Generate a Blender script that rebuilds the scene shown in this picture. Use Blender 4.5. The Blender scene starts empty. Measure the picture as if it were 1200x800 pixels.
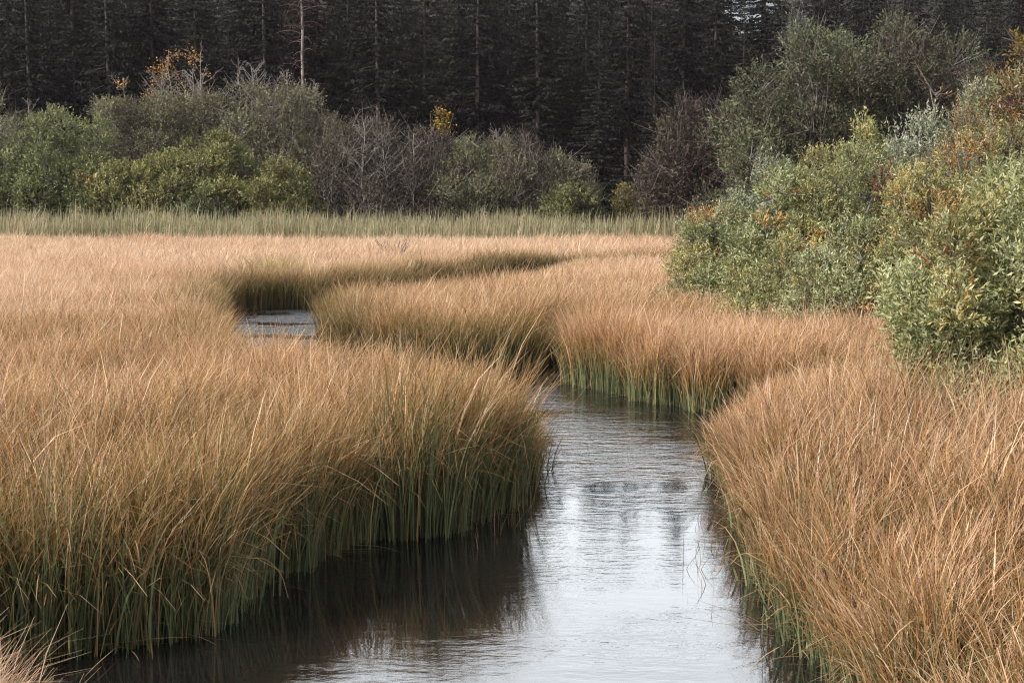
import bpy, math
import numpy as np

# ------------------------------------------------------------------ camera, sky, sun, exposure
sc = bpy.context.scene
CAMH, PITCH, FPX = 2.7, math.atan(170 / 1600.0), 1600.0
cam_d = bpy.data.cameras.new('camera')
cam_d.lens = 48.0
cam_d.sensor_width = 36.0
cam_d.clip_start = 0.1
cam_d.clip_end = 4000
cam = bpy.data.objects.new('camera', cam_d)
sc.collection.objects.link(cam)
cam.location = (0, 0, CAMH)
cam.rotation_euler = (math.pi / 2 - PITCH, 0, 0)
sc.camera = cam

SUN_EL, SUN_AZ = math.radians(38), math.radians(-116)      # azimuth clockwise from +Y: from the left
world = bpy.data.worlds.new('World')
sc.world = world
world.use_nodes = True
wt = world.node_tree
wt.nodes.clear()
wo = wt.nodes.new('ShaderNodeOutputWorld')
bg = wt.nodes.new('ShaderNodeBackground')
sky = wt.nodes.new('ShaderNodeTexSky')
sky.sky_type = 'NISHITA'
sky.sun_disc = False
sky.sun_elevation = SUN_EL
sky.sun_rotation = SUN_AZ
sky.dust_density = 2.0
bg.inputs[1].default_value = 0.12
# thin bright clouds over the sky
tc = wt.nodes.new('ShaderNodeTexCoord')
mp = wt.nodes.new('ShaderNodeMapping')
mp.inputs['Scale'].default_value = (1.0, 1.0, 3.0)
nz = wt.nodes.new('ShaderNodeTexNoise')
nz.inputs['Scale'].default_value = 2.2
nz.inputs['Detail'].default_value = 6
rp = wt.nodes.new('ShaderNodeValToRGB')
rp.color_ramp.elements[0].position = 0.25
rp.color_ramp.elements[0].color = (0.55, 0.55, 0.55, 1)
rp.color_ramp.elements[1].position = 0.6
rp.color_ramp.elements[1].color = (1, 1, 1, 1)
mx = wt.nodes.new('ShaderNodeMix')
mx.data_type = 'RGBA'
mx.inputs[7].default_value = (11.2, 11.2, 11.6, 1)
L = wt.links.new
L(tc.outputs['Generated'], mp.inputs['Vector'])
L(mp.outputs[0], nz.inputs['Vector'])
L(nz.outputs['Fac'], rp.inputs[0])
sx = wt.nodes.new('ShaderNodeSeparateXYZ')
er = wt.nodes.new('ShaderNodeValToRGB')
er.color_ramp.elements[0].position = 0.0
er.color_ramp.elements[0].color = (1, 1, 1, 1)
er.color_ramp.elements[1].position = 0.68
er.color_ramp.elements[1].color = (0.30, 0.31, 0.34, 1)
e_ = er.color_ramp.elements.new(0.32); e_.color = (0.95, 0.96, 0.98, 1)
cs = wt.nodes.new('ShaderNodeVectorMath'); cs.operation = 'SCALE'; 
fr = wt.nodes.new('ShaderNodeMapRange'); fr.inputs[1].default_value = -0.2; fr.inputs[2].default_value = 0.8; fr.inputs[3].default_value = 8.0; fr.inputs[4].default_value = 19.2
fr.interpolation_type = 'SMOOTHSTEP'
L(sx.outputs[1], fr.inputs[0]); L(fr.outputs[0], cs.inputs['Scale'])
L(tc.outputs['Generated'], sx.inputs[0]); L(sx.outputs[2], er.inputs[0]); L(er.outputs[0], cs.inputs[0]); L(cs.outputs[0], mx.inputs[7])
L(rp.outputs[0], mx.inputs[0])
L(sky.outputs[0], mx.inputs[6])
L(mx.outputs[2], bg.inputs[0])
L(bg.outputs[0], wo.inputs[0])

sun_d = bpy.data.lights.new('sun', 'SUN')
sun_d.energy = 4.4
sun_d.angle = math.radians(1.5)
sun_d.color = (1.0, 0.93, 0.84)
sun = bpy.data.objects.new('sun', sun_d)
sc.collection.objects.link(sun)
from mathutils import Vector
SDIR = Vector((math.sin(SUN_AZ) * math.cos(SUN_EL), math.cos(SUN_AZ) * math.cos(SUN_EL), math.sin(SUN_EL)))
sun.rotation_euler = SDIR.to_track_quat('Z', 'Y').to_euler()
sc.view_settings.view_transform = 'Standard'
sc.view_settings.look = 'None'
sc.view_settings.exposure = 0.37
sc.view_settings.gamma = 1.0
sc.cycles.max_bounces = 5
sc.cycles.diffuse_bounces = 3
sc.cycles.glossy_bounces = 3
sc.cycles.transmission_bounces = 3
sc.cycles.use_fast_gi = False
sc.cycles.use_denoising = True
sc.cycles.denoiser = 'OPENIMAGEDENOISE'
sc.cycles.denoising_input_passes = 'RGB_ALBEDO_NORMAL'
sc.cycles.denoising_prefilter = 'NONE'
sc.cycles.pixel_filter_type = 'BLACKMAN_HARRIS'
sc.cycles.filter_width = 1.2

# ------------------------------------------------------------------ helpers
def rs(seed):
    return np.random.default_rng(seed)

def at(px, py, z):
    """world point at height z under a place in the 1200x800 photograph"""
    u, v = (px - 600) / FPX, (400 - py) / FPX
    c, s = math.cos(PITCH), math.sin(PITCH)
    d = (u, c + v * s, -s + v * c)
    t = (z - CAMH) / d[2]
    return d[0] * t, d[1] * t

def pxX(px, d):
    return (px - 600) / FPX * d * 1.0

def topz(py, d):
    return CAMH + (230 - py) / FPX * d

_P = rs(5).random((8, 64, 64))
def noise(x, y, scale=1.0, k=0):
    """smooth value noise 0..1"""
    x = np.asarray(x) / scale; y = np.asarray(y) / scale
    xi = np.floor(x).astype(int); yi = np.floor(y).astype(int)
    fx = x - xi; fy = y - yi
    fx = fx * fx * (3 - 2 * fx); fy = fy * fy * (3 - 2 * fy)
    g = _P[k % 8]
    a = g[xi % 64, yi % 64]; b = g[(xi + 1) % 64, yi % 64]
    c = g[xi % 64, (yi + 1) % 64]; d = g[(xi + 1) % 64, (yi + 1) % 64]
    return (a * (1 - fx) + b * fx) * (1 - fy) + (c * (1 - fx) + d * fx) * fy

def raw_mesh(name, V, F, col=None, mat=None, smooth=False, mats=None, midx=None):
    V = np.ascontiguousarray(V, np.float32).reshape(-1, 3)
    F = np.ascontiguousarray(F, np.int32)
    k = F.shape[1]
    me = bpy.data.meshes.new(name)
    me.vertices.add(len(V))
    me.vertices.foreach_set('co', V.ravel())
    me.loops.add(F.size)
    me.loops.foreach_set('vertex_index', F.ravel())
    me.polygons.add(len(F))
    me.polygons.foreach_set('loop_start', np.arange(0, F.size, k, dtype=np.int32))
    if smooth:
        me.polygons.foreach_set('use_smooth', np.ones(len(F), dtype=bool))
    if col is not None:
        col = np.asarray(col, np.float32).reshape(-1, 3)
        at_ = me.color_attributes.new('tint', 'FLOAT_COLOR', 'POINT')
        at_.data.foreach_set('color', np.concatenate([col, np.ones((len(col), 1), np.float32)], 1).ravel())
    for m in (mats or ([mat] if mat else [])):
        me.materials.append(m)
    if midx is not None:
        me.polygons.foreach_set('material_index', np.asarray(midx, np.int32))
    me.update(calc_edges=True)
    return me

def obj(name, me, parent=None):
    o = bpy.data.objects.new(name, me)
    sc.collection.objects.link(o)
    if parent is not None:
        o.parent = parent
    return o

def tag(o, label=None, cat=None, group=None, kind=None):
    if label: o['label'] = label
    if cat: o['category'] = cat
    if group: o['group'] = group
    if kind: o['kind'] = kind
    return o

def empty(name, loc, rz=0.0):
    o = bpy.data.objects.new(name, None)
    sc.collection.objects.link(o)
    o.empty_display_size = 0.3
    o.location = loc
    o.rotation_euler = (0, 0, rz)
    return o

def unit(a):
    return a / np.maximum(np.linalg.norm(a, axis=-1, keepdims=True), 1e-9)

def tubes(paths, radii, sides=5):
    """paths: list of (n,3) arrays, radii: list of (n,) arrays -> V, F"""
    Vs, Fs, o = [], [], 0
    for p, r in zip(paths, radii):
        p = np.asarray(p, float); n = len(p)
        t = np.gradient(p, axis=0); t = unit(t)
        ref = np.array([0.0, 0.0, 1.0]) if abs(t[0][2]) < 0.8 else np.array([1.0, 0.0, 0.0])
        s = unit(np.cross(t, ref)); b = np.cross(t, s)
        a = np.arange(sides) * 2 * math.pi / sides
        ring = p[:, None, :] + (s[:, None, :] * np.cos(a)[None, :, None] + b[:, None, :] * np.sin(a)[None, :, None]) * np.asarray(r)[:, None, None]
        Vs.append(ring.reshape(-1, 3))
        i = np.arange(n - 1)[:, None] * sides; j = np.arange(sides)[None, :]; j2 = (j + 1) % sides
        Fs.append(np.stack([i + j, i + j2, i + sides + j2, i + sides + j], -1).reshape(-1, 4) + o)
        o += n * sides
    return np.concatenate(Vs), np.concatenate(Fs)

def merge(parts):
    """parts: list of (V, F(quads), col) -> one"""
    Vs, Fs, Cs, o = [], [], [], 0
    for V, F, c in parts:
        Vs.append(V); Fs.append(F + o); o += len(V)
        Cs.append(np.broadcast_to(np.asarray(c, float), V.shape) if np.ndim(c) == 1 else c)
    return np.concatenate(Vs), np.concatenate(Fs), np.concatenate(Cs)

# ------------------------------------------------------------------ materials
def new_mat(name):
    m = bpy.data.materials.new(name); m.use_nodes = True
    nt = m.node_tree; nt.nodes.clear()
    out = nt.nodes.new('ShaderNodeOutputMaterial')
    return m, nt, out

def leaf_mat(name, transl=0.35, gloss=0.06, rough=0.45, sat=1.0):
    """thin leaves: pigment from the 'tint' attribute, some light passes through"""
    m, nt, out = new_mat(name)
    N = nt.nodes.new; l = nt.links.new
    a = N('ShaderNodeAttribute'); a.attribute_name = 'tint'
    d = N('ShaderNodeBsdfDiffuse'); t = N('ShaderNodeBsdfTranslucent')
    g = N('ShaderNodeBsdfGlossy'); g.inputs['Roughness'].default_value = rough
    g.inputs['Color'].default_value = (0.8, 0.8, 0.8, 1)
    m1 = N('ShaderNodeMixShader'); m1.inputs[0].default_value = transl
    m2 = N('ShaderNodeMixShader'); m2.inputs[0].default_value = gloss
    l(a.outputs['Color'], d.inputs['Color']); l(a.outputs['Color'], t.inputs['Color'])
    l(d.outputs[0], m1.inputs[1]); l(t.outputs[0], m1.inputs[2])
    l(m1.outputs[0], m2.inputs[1]); l(g.outputs[0], m2.inputs[2])
    l(m2.outputs[0], out.inputs[0])
    return m

def noise_mat(name, c1, c2, scale=3.0, detail=6, rough=0.9, bump=0.3, stretch=(1, 1, 1), c3=None):
    m, nt, out = new_mat(name)
    N = nt.nodes.new; l = nt.links.new
    tc = N('ShaderNodeTexCoord'); mp = N('ShaderNodeMapping'); mp.inputs['Scale'].default_value = stretch
    n = N('ShaderNodeTexNoise'); n.inputs['Scale'].default_value = scale; n.inputs['Detail'].default_value = detail
    r = N('ShaderNodeValToRGB')
    r.color_ramp.elements[0].position = 0.32; r.color_ramp.elements[0].color = (*c1, 1)
    r.color_ramp.elements[1].position = 0.68; r.color_ramp.elements[1].color = (*c2, 1)
    if c3:
        e = r.color_ramp.elements.new(0.5); e.color = (*c3, 1)
    p = N('ShaderNodeBsdfPrincipled'); p.inputs['Roughness'].default_value = rough; p.inputs['Specular IOR Level'].default_value = 0.1
    b = N('ShaderNodeBump'); b.inputs['Strength'].default_value = bump; b.inputs['Distance'].default_value = 0.1
    l(tc.outputs['Object'], mp.inputs[0]); l(mp.outputs[0], n.inputs['Vector']); l(n.outputs['Fac'], r.inputs[0])
    l(r.outputs[0], p.inputs['Base Color']); l(n.outputs['Fac'], b.inputs['Height']); l(b.outputs[0], p.inputs['Normal'])
    l(p.outputs[0], out.inputs[0])
    return m

M_GRASS = leaf_mat('sedge_blade', 0.30, 0.03)
M_REED = leaf_mat('reed_leaf', 0.30, 0.03)
M_LEAF = leaf_mat('willow_leaf', 0.20, 0.06, 0.5)
M_FARLEAF = leaf_mat('far_leaf', 0.15, 0.01, 0.6)
M_SPRUCE = leaf_mat('spruce_needles', 0.05, 0.01, 0.6)
M_BARK = noise_mat('grey_bark', (0.10, 0.085, 0.075), (0.24, 0.21, 0.19), 6, stretch=(1, 1, 0.25))
M_DBARK = noise_mat('spruce_bark', (0.035, 0.026, 0.026), (0.085, 0.065, 0.06), 5, stretch=(1, 1, 0.25))
M_PALEBARK = noise_mat('pale_spruce_bark', (0.07, 0.06, 0.058), (0.17, 0.145, 0.14), 4, stretch=(1, 1, 0.3))
M_BIRCH = noise_mat('birch_bark', (0.10, 0.06, 0.05), (0.42, 0.39, 0.37), 1.6, stretch=(1, 1, 1.2), c3=(0.30, 0.27, 0.25))
M_SOIL = noise_mat('marsh_soil', (0.022, 0.017, 0.012), (0.07, 0.048, 0.03), 1.4, 8, bump=0.5)

def water_mat():
    m, nt, out = new_mat('stream_water')
    N = nt.nodes.new; l = nt.links.new
    tc = N('ShaderNodeTexCoord')
    def ns(scale, sx, sy, det, rot=0.0):
        mp = N('ShaderNodeMapping'); mp.inputs['Scale'].default_value = (sx, sy, 1); mp.inputs['Rotation'].default_value = (0, 0, rot)
        n = N('ShaderNodeTexNoise'); n.inputs['Scale'].default_value = scale; n.inputs['Detail'].default_value = det
        n.inputs['Roughness'].default_value = 0.55
        l(tc.outputs['Object'], mp.inputs[0]); l(mp.outputs[0], n.inputs['Vector'])
        return n
    n1 = ns(3.2, 0.8, 2.0, 4, 0.15)
    n2 = ns(14.0, 0.7, 1.5, 3, -0.2)
    n3 = ns(0.75, 0.7, 1.3, 3)
    mr = N('ShaderNodeMapRange'); mr.inputs[1].default_value = 0.40; mr.inputs[2].default_value = 0.62
    mr.inputs[3].default_value = 0.12; mr.inputs[4].default_value = 1.0
    l(n3.outputs['Fac'], mr.inputs[0])
    ad = N('ShaderNodeMath'); ad.operation = 'MULTIPLY_ADD'; ad.inputs[1].default_value = 0.32
    l(n2.outputs['Fac'], ad.inputs[0]); l(n1.outputs['Fac'], ad.inputs[2])
    b = N('ShaderNodeBump'); b.inputs['Distance'].default_value = 0.014
    sy = N('ShaderNodeSeparateXYZ'); my = N('ShaderNodeMapRange'); my.inputs[1].default_value = 11.0; my.inputs[2].default_value = 24.0
    my.inputs[3].default_value = 0.0065; my.inputs[4].default_value = 0.075
    l(tc.outputs['Object'], sy.inputs[0]); l(sy.outputs[1], my.inputs[0]); l(my.outputs[0], b.inputs['Distance'])
    l(mr.outputs[0], b.inputs['Strength']); l(ad.outputs[0], b.inputs['Height'])
    g = N('ShaderNodeBsdfGlossy'); g.inputs['Roughness'].default_value = 0.03; g.inputs['Color'].default_value = (0.93, 0.975, 1.0, 1)
    d = N('ShaderNodeBsdfDiffuse'); d.inputs['Color'].default_value = (0.010, 0.009, 0.009, 1)
    f = N('ShaderNodeFresnel'); f.inputs['IOR'].default_value = 2.9
    mxs = N('ShaderNodeMixShader')
    l(b.outputs[0], g.inputs['Normal']); l(b.outputs[0], f.inputs['Normal'])
    l(f.outputs[0], mxs.inputs[0]); l(d.outputs[0], mxs.inputs[1]); l(g.outputs[0], mxs.inputs[2])
    l(mxs.outputs[0], out.inputs[0])
    return m
M_WATER = water_mat()

# ------------------------------------------------------------------ the stream's outline (x, y) on the water plane
LEFT_BANK = [(-1.3, -14), (-1.4, 2), (-1.75, 4.4), (-2.05, 5.2), (-2.5, 5.9), (-3.3, 6.3), (-4.1, 6.7), (-4.0, 7.2), (-3.3, 7.6), (-2.6, 7.9),
             (-2.06, 8.3), (-1.95, 8.8), (-1.85, 9.4), (-1.55, 9.95), (-1.25, 10.4), (-0.9, 10.7), (-0.4, 11.1), (-0.15, 11.8), (0.0, 12.8),
             (0.12, 13.6), (0.1, 14.3), (-0.2, 15.2), (-1.0, 16.1), (-2.3, 16.8), (-3.7, 17.6), (-4.8, 21.5), (-5.6, 25),
             (-6.4, 28.8), (-6.7, 31.4), (-6.0, 33.2), (-4.6, 33.4), (-3.7, 35.0), (-3.1, 37.4), (-2.4, 40.8), (-1.3, 44.2),
             (0.2, 46.3), (2.4, 47.3), (5.3, 47.2), (8.0, 46.8)]
RIGHT_BANK = [(8.0, 45.5), (5.2, 45.4), (2.6, 44.6), (1.3, 41.6), (0.5, 37.6), (-0.5, 33.8), (-1.5, 31.2), (-2.6, 29.0), (-3.3, 27), (-3.35, 24.8),
              (-2.85, 22.6), (-1.9, 21.0), (-0.9, 20.5), (0.1, 20.7), (0.6, 22.0), (0.95, 22.9), (1.15, 22.2), (1.05, 20.6), (1.0, 19.5), (1.5, 18.6), (2.0, 17.8),
              (2.55, 17.0), (3.2, 16.5), (3.4, 16.0), (3.05, 15.5), (2.65, 15.0), (2.35, 13.8), (2.13, 12.4), (2.05, 11.4), (1.95, 10.2), (1.82, 9.0),
              (1.8, 7.8), (1.9, 6.5), (2.0, 4.5), (2.0, -14)]
def smooth_line(P, n=6):
    P = np.array(P, float)
    out = []
    Q = np.vstack([2 * P[0] - P[1], P, 2 * P[-1] - P[-2]])
    for i in range(1, len(Q) - 2):
        for t in np.arange(n) / n:
            a, b, c, d = Q[i - 1], Q[i], Q[i + 1], Q[i + 2]
            out.append(0.5 * ((2 * b) + (c - a) * t + (2 * a - 5 * b + 4 * c - d) * t * t + (3 * b - a - 3 * c + d) * t ** 3))
    out.append(P[-1])
    return np.array(out)
lb = smooth_line(LEFT_BANK, 4); rb = smooth_line(RIGHT_BANK, 4)
_j = rs(2)
lb[6:-2] += _j.normal(0, 0.075, lb[6:-2].shape); rb[2:-6] += _j.normal(0, 0.075, rb[2:-6].shape)
POLY = np.vstack([lb, rb])
PA, PB = POLY, np.roll(POLY, -1, axis=0)

def stream_dist(x, y):
    """signed distance (positive in the water) and the unit vector towards the nearest waterline"""
    x = np.asarray(x, float).ravel(); y = np.asarray(y, float).ravel()
    best = np.full(len(x), 1e9); bx = np.zeros(len(x)); by = np.zeros(len(x)); inside = np.zeros(len(x), bool)
    for (ax, ay), (cx, cy) in zip(PA, PB):
        dx, dy = cx - ax, cy - ay
        L2 = dx * dx + dy * dy + 1e-12
        t = np.clip(((x - ax) * dx + (y - ay) * dy) / L2, 0, 1)
        qx, qy = ax + t * dx - x, ay + t * dy - y
        d = qx * qx + qy * qy
        m = d < best
        best[m] = d[m]; bx[m] = qx[m]; by[m] = qy[m]
        if ay != cy:
            cr = ((ay > y) != (cy > y)) & (x < (cx - ax) * (y - ay) / (cy - ay) + ax)
            inside ^= cr
    d = np.sqrt(best); s = np.where(inside, 1.0, -1.0)
    return d * s, bx / np.maximum(d, 1e-6) * -s, by / np.maximum(d, 1e-6) * -s

def hill(x, y):
    v = 1 - 0.5 * np.exp(-((x / np.maximum(y, 1) - 0.171) / 0.022) ** 2)      # a side valley
    h = np.clip(y - 69, 0, 61) * 0.075 + np.clip(y - 130, 0, 140) * 0.31 * v + np.clip(y - 270, 0, 2000) * 0.02
    r = np.clip(x - 9, 0, 60) * 0.02 * np.clip(y / 20, 0, 1)
    return h + np.clip(y - 69, 0, 10) / 10 * (noise(x, y, 14, 1) - 0.5) * 1.6 + r

def ground_z(x, y, sd=None):
    x = np.asarray(x, float); y = np.asarray(y, float)
    if sd is None:
        sd = stream_dist(x, y)[0].reshape(x.shape)
    t = np.clip((sd + 0.42) / 1.1, 0, 1); t = t * t * (3 - 2 * t)
    return 0.16 + 0.05 * (noise(x, y, 0.6, 2) - 0.5) - t * 0.75 + hill(x, y)

# ------------------------------------------------------------------ ground and water
xs = np.concatenate([-np.geomspace(14, 1500, 40)[::-1], np.arange(-13.8, 13.9, 0.2), np.geomspace(14, 1500, 40)])
ys = np.concatenate([-np.geomspace(6, 600, 14)[::-1], np.arange(-5, 50, 0.2), np.geomspace(50.3, 2400, 90)])
gx, gy = np.meshgrid(xs, ys)
gz = ground_z(gx.ravel(), gy.ravel()).reshape(gx.shape)
nx, ny = len(xs), len(ys)
ii, jj = np.meshgrid(np.arange(nx - 1), np.arange(ny - 1))
k = (jj * nx + ii).ravel()
GF = np.stack([k, k + 1, k + 1 + nx, k + nx], 1)
jr = (jj.ravel() * 1.0); rowy = ys[jj.ravel()]
g = obj('ground', raw_mesh('ground', np.stack([gx, gy, gz], -1), GF[rowy < 69], None, M_SOIL, True))
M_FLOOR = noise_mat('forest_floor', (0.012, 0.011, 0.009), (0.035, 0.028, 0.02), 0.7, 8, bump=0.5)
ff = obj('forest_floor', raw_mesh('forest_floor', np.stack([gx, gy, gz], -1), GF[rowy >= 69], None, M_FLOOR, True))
tag(ff, 'dark forest floor of the slope behind the reeds', 'ground', kind='structure')
tag(g, 'brown marsh ground under the sedge, rising to a wooded hill', 'ground', kind='structure')
w = obj('water', raw_mesh('water', [(-14, -16, 0), (14, -16, 0), (14, 52, 0), (-14, 52, 0)], [[0, 1, 2, 3]], None, M_WATER))
tag(w, 'calm stream reflecting the pale sky between grassy banks', 'water', kind='structure')

# far mountainside seen through the notch in the treetops
r = rs(8)
mxs = np.linspace(-1400, 1400, 90); mys = np.linspace(0, 1, 16)
X, T = np.meshgrid(mxs, mys)
Y = 1000 + T * 700
Z = 60 + (T ** 0.8) * (190 + 50 * noise(X, Y * 0, 260, 3)) + 16 * noise(X, Y, 60, 4)
k = (np.arange(15)[:, None] * 90 + np.arange(89)[None]).ravel()
M_MTN = noise_mat('hazed_slope', (0.13, 0.17, 0.18), (0.32, 0.36, 0.40), 0.02, 8, bump=0.0)  # distance haze is put into the pale bluish base colour
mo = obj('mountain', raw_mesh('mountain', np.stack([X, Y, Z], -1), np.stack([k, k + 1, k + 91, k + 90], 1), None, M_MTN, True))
tag(mo, 'pale bluish mountainside seen through the notch in the treetops', 'mountain', kind='structure')

# ------------------------------------------------------------------ grass
def strips(root, az, a0, bend, length, width, nseg, face, kink=None):
    """curved ribbons. az: lean azimuth vector (n,2); a0 angle from vertical at root; bend added along; returns V (n,nseg+1,2,3), t"""
    n = len(root)
    t = np.linspace(0, 1, nseg + 1)
    ang = a0[:, None] + bend[:, None] * (((t[:-1] + t[1:]) / 2) ** 2.2)[None]
    if kink is not None:
        ang = ang + kink[:, None] * ((t[:-1] > 0.55)[None])
    ds = (length / nseg)[:, None]
    hx = np.concatenate([np.zeros((n, 1)), np.cumsum(np.sin(ang) * ds, 1)], 1)
    hz = np.concatenate([np.zeros((n, 1)), np.cumsum(np.cos(ang) * ds, 1)], 1)
    c = np.empty((n, nseg + 1, 3))
    c[..., 0] = root[:, 0:1] + az[:, 0:1] * hx
    c[..., 1] = root[:, 1:2] + az[:, 1:2] * hx
    c[..., 2] = root[:, 2:3] + hz
    w = width[:, None] * (0.75 + 0.5 * t - 1.15 * t * t + 0.02)[None]
    side = np.stack([np.cos(face), np.sin(face), np.zeros(n)], 1)[:, None, :]
    V = np.stack([c - side * w[..., None] * 0.5, c + side * w[..., None] * 0.5], 2)
    return V, t

def strip_faces(n, nseg):
    b = (np.arange(n) * (nseg + 1) * 2)[:, None] + (np.arange(nseg) * 2)[None]
    return np.stack([b, b + 1, b + 3, b + 2], -1).reshape(-1, 4)

# pigments along a blade, root to tip
GREEN = np.array([0.085, 0.112, 0.055]); GREEN2 = np.array([0.24, 0.26, 0.12])
OCHRE = np.array([0.46, 0.25, 0.068]); RUST = np.array([0.33, 0.135, 0.045])
TAN = np.array([0.62, 0.415, 0.24]); PALE = np.array([0.84, 0.66, 0.48]); PINK = np.array([0.62, 0.37, 0.24])

def sedge(name, label, seed, xr, yr, side, density, nseg, wd, hmean=0.90, clump_r=0.13, per=(40, 90), green=0.45, region=None, pale=0.0, rust=0.0, outlean=0.30, cull=True, taper=0.0, pink=1.0, taper_in=None, edgegreen=0.1, stiff=1.0, rough=1.0, edgeolive=0.0):
    """one patch of sedge: tussocks of curved blades on the land side of the stream"""
    r = rs(seed)
    area = (xr[1] - xr[0]) * (yr[1] - yr[0])
    pm = (per[0] + per[1]) / 2
    nc = int(area * density / pm)
    cx = r.uniform(*xr, nc); cy = r.uniform(*yr, nc)
    ex = r.uniform(*xr, nc * 3); ey = r.uniform(*yr, nc * 3)          # denser tussocks along the waterline
    es = stream_dist(ex, ey)[0]; k = (es > -0.28) & (es < 0.03)
    cx = np.concatenate([cx, ex[k]]); cy = np.concatenate([cy, ey[k]])
    k = r.random(len(cx)) < 0.50 + 0.95 * noise(cx, cy, 0.8, 0) + (1 - rough)         # thin spots between tussocks
    cx, cy = cx[k], cy[k]
    if cull:      # keep what this and nearby viewpoints can see
        k = np.abs(cx) < (0.375 * np.maximum(cy, 0) * 1.12 + 2.6)
        cx, cy = cx[k], cy[k]
    if region is not None:
        k = region(cx, cy); cx, cy = cx[k], cy[k]
    sd, vx, vy = stream_dist(cx, cy)
    k = sd < 0.03
    cx, cy, sd, vx, vy = cx[k], cy[k], sd[k], vx[k], vy[k]
    # thicker tussocks on the very edge
    cn = r.integers(per[0], per[1], len(cx))
    cn = (cn * (1 + 0.4 * np.exp(-np.abs(sd) / 0.25))).astype(int)
    ch = r.normal(0, 0.13 * rough, len(cx)); cg = r.normal(0, 1, len(cx)); cb = r.normal(0, 0.13 * rough, len(cx)); ct = r.random(len(cx))
    ca = r.uniform(0, 2 * np.pi, len(cx)); cl = np.abs(r.normal(0, 0.10, len(cx)))
    idx = np.repeat(np.arange(len(cx)), cn); n = len(idx)
    ox, oy = r.normal(0, clump_r, n), r.normal(0, clump_r, n)
    x = cx[idx] + ox; y = cy[idx] + oy
    sdb = sd[idx] + (ox * vx[idx] + oy * vy[idx])     # vx,vy point to the water from land
    k = sdb < np.abs(r.normal(0, 0.11, n)) + 0.01
    idx, ox, oy, x, y, sdb = idx[k], ox[k], oy[k], x[k], y[k], sdb[k]; n = len(idx)
    edge = np.exp(-np.maximum(-sdb, 0) / 0.30)
    near = np.exp(-np.maximum(-sdb, 0) / 1.2)
    z = np.where(sdb > -0.2, -0.04, 0.12) + hill(x, y)
    gust = noise(x, y, 1.7, 3) - 0.5
    lx = ox * 0.8 + np.cos(ca[idx]) * cl[idx] + 0.10 + 0.16 * gust + vx[idx] * edge * outlean * r.uniform(0.3, 1.0, n)
    ly = oy * 0.8 + np.sin(ca[idx]) * cl[idx] - 0.02 + 0.14 * (noise(x, y, 2.1, 4) - 0.5) + vy[idx] * edge * outlean * r.uniform(0.3, 1.0, n)
    lx += r.normal(0.02, 0.19, n); ly += r.normal(0, 0.19, n)
    m = np.hypot(lx, ly) + 1e-6
    az = np.stack([lx / m, ly / m], 1)
    m = m * (1 - (1 - stiff) * near)
    a0 = m * 0.40
    bend = m * 1.3 + np.abs(r.normal(0.0, 0.45, n)) * (1 - (1 - stiff) * 0.6 * near) + 0.05
    tw_ = r.normal(0, 0.75, n)                 # tips do not all nod the same way
    az = np.stack([az[:, 0] * np.cos(tw_) - az[:, 1] * np.sin(tw_), az[:, 0] * np.sin(tw_) + az[:, 1] * np.cos(tw_)], 1)
    tp = 1 - taper * np.exp(-np.maximum(-sdb, 0) / 0.7) * (taper_in(x, y) if taper_in else 1.0)
    hl = tp * hmean * (0.82 + 0.34 * noise(x, y, 2.3, 5) + 0.24 * (noise(x, y, 0.62, 6) - 0.3) * rough) * (1 + ch[idx])
    length = hl * np.clip(r.normal(1.0, 0.13, n), 0.45, 1.35) * (1 + 0.06 * edge)
    short = r.random(n) < 0.16
    length[short] *= r.uniform(0.4, 0.8, short.sum())
    width = wd * r.uniform(0.55, 1.2, n) * np.where(r.random(n) < 0.16, 1.75, 1.0)
    stray = r.random(n) < 0.035 * rough          # long loose blades that arch out of the mass
    length[stray] *= 1.18; bend[stray] += r.uniform(0.5, 1.5, stray.sum())
    ta = r.normal(0, 1.3, n) * stray
    az = np.stack([az[:, 0] * np.cos(ta) - az[:, 1] * np.sin(ta), az[:, 0] * np.sin(ta) + az[:, 1] * np.cos(ta)], 1)
    kink = np.where(r.random(n) < 0.15, r.uniform(0.5, 1.6, n), 0.0)
    V, t = strips(np.stack([x, y, z], 1), az, a0, bend, length, width, nseg, r.uniform(0, np.pi, n), kink)
    # colour: green stems under an autumn top
    gfrac = np.clip(green + 0.10 * cg[idx] + r.normal(0, 0.10, n) + 0.16 * (noise(x, y, 1.3, 7) - 0.4) + edgegreen * near, 0.03, 0.95)
    dead = r.random(n) < 0.30 - 0.16 * near
    gfrac[dead] *= 0.35
    tt = t[None, :, None]
    lo = GREEN + (GREEN2 - GREEN) * r.random((n, 1)) ** 1.5
    lo = lo * (1 + r.normal(0, 0.15, (n, 1)))
    tan_ = TAN + (PALE - TAN) * np.clip(r.random((n, 1)) ** 1.6 * 0.9 + pale, 0, 1)
    pk = np.clip(noise(x, y, 5.0, 1)[:, None] * 0.8 * pink + r.normal(0, 0.15, (n, 1)), 0, 1)
    tan_ = tan_ * (1 - 0.6 * pk) + PINK * 1.08 * 0.6 * pk
    och = OCHRE + (RUST - OCHRE) * np.clip(r.random((n, 1)) * 0.7 + rust + 0.5 * (ct[idx][:, None] - 0.5), 0, 1)
    lo = lo[:, None]; tan_ = tan_[:, None]; och = och[:, None]
    gf = gfrac[:, None, None]
    k1 = np.clip((tt - gf * 0.75) / 0.22, 0, 1)
    k2 = np.clip((tt - (gf * 0.75 + 0.22)) / 0.42, 0, 1)
    col = lo * (1 - k1) + och * k1
    col = col * (1 - k2) + tan_ * k2
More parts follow.
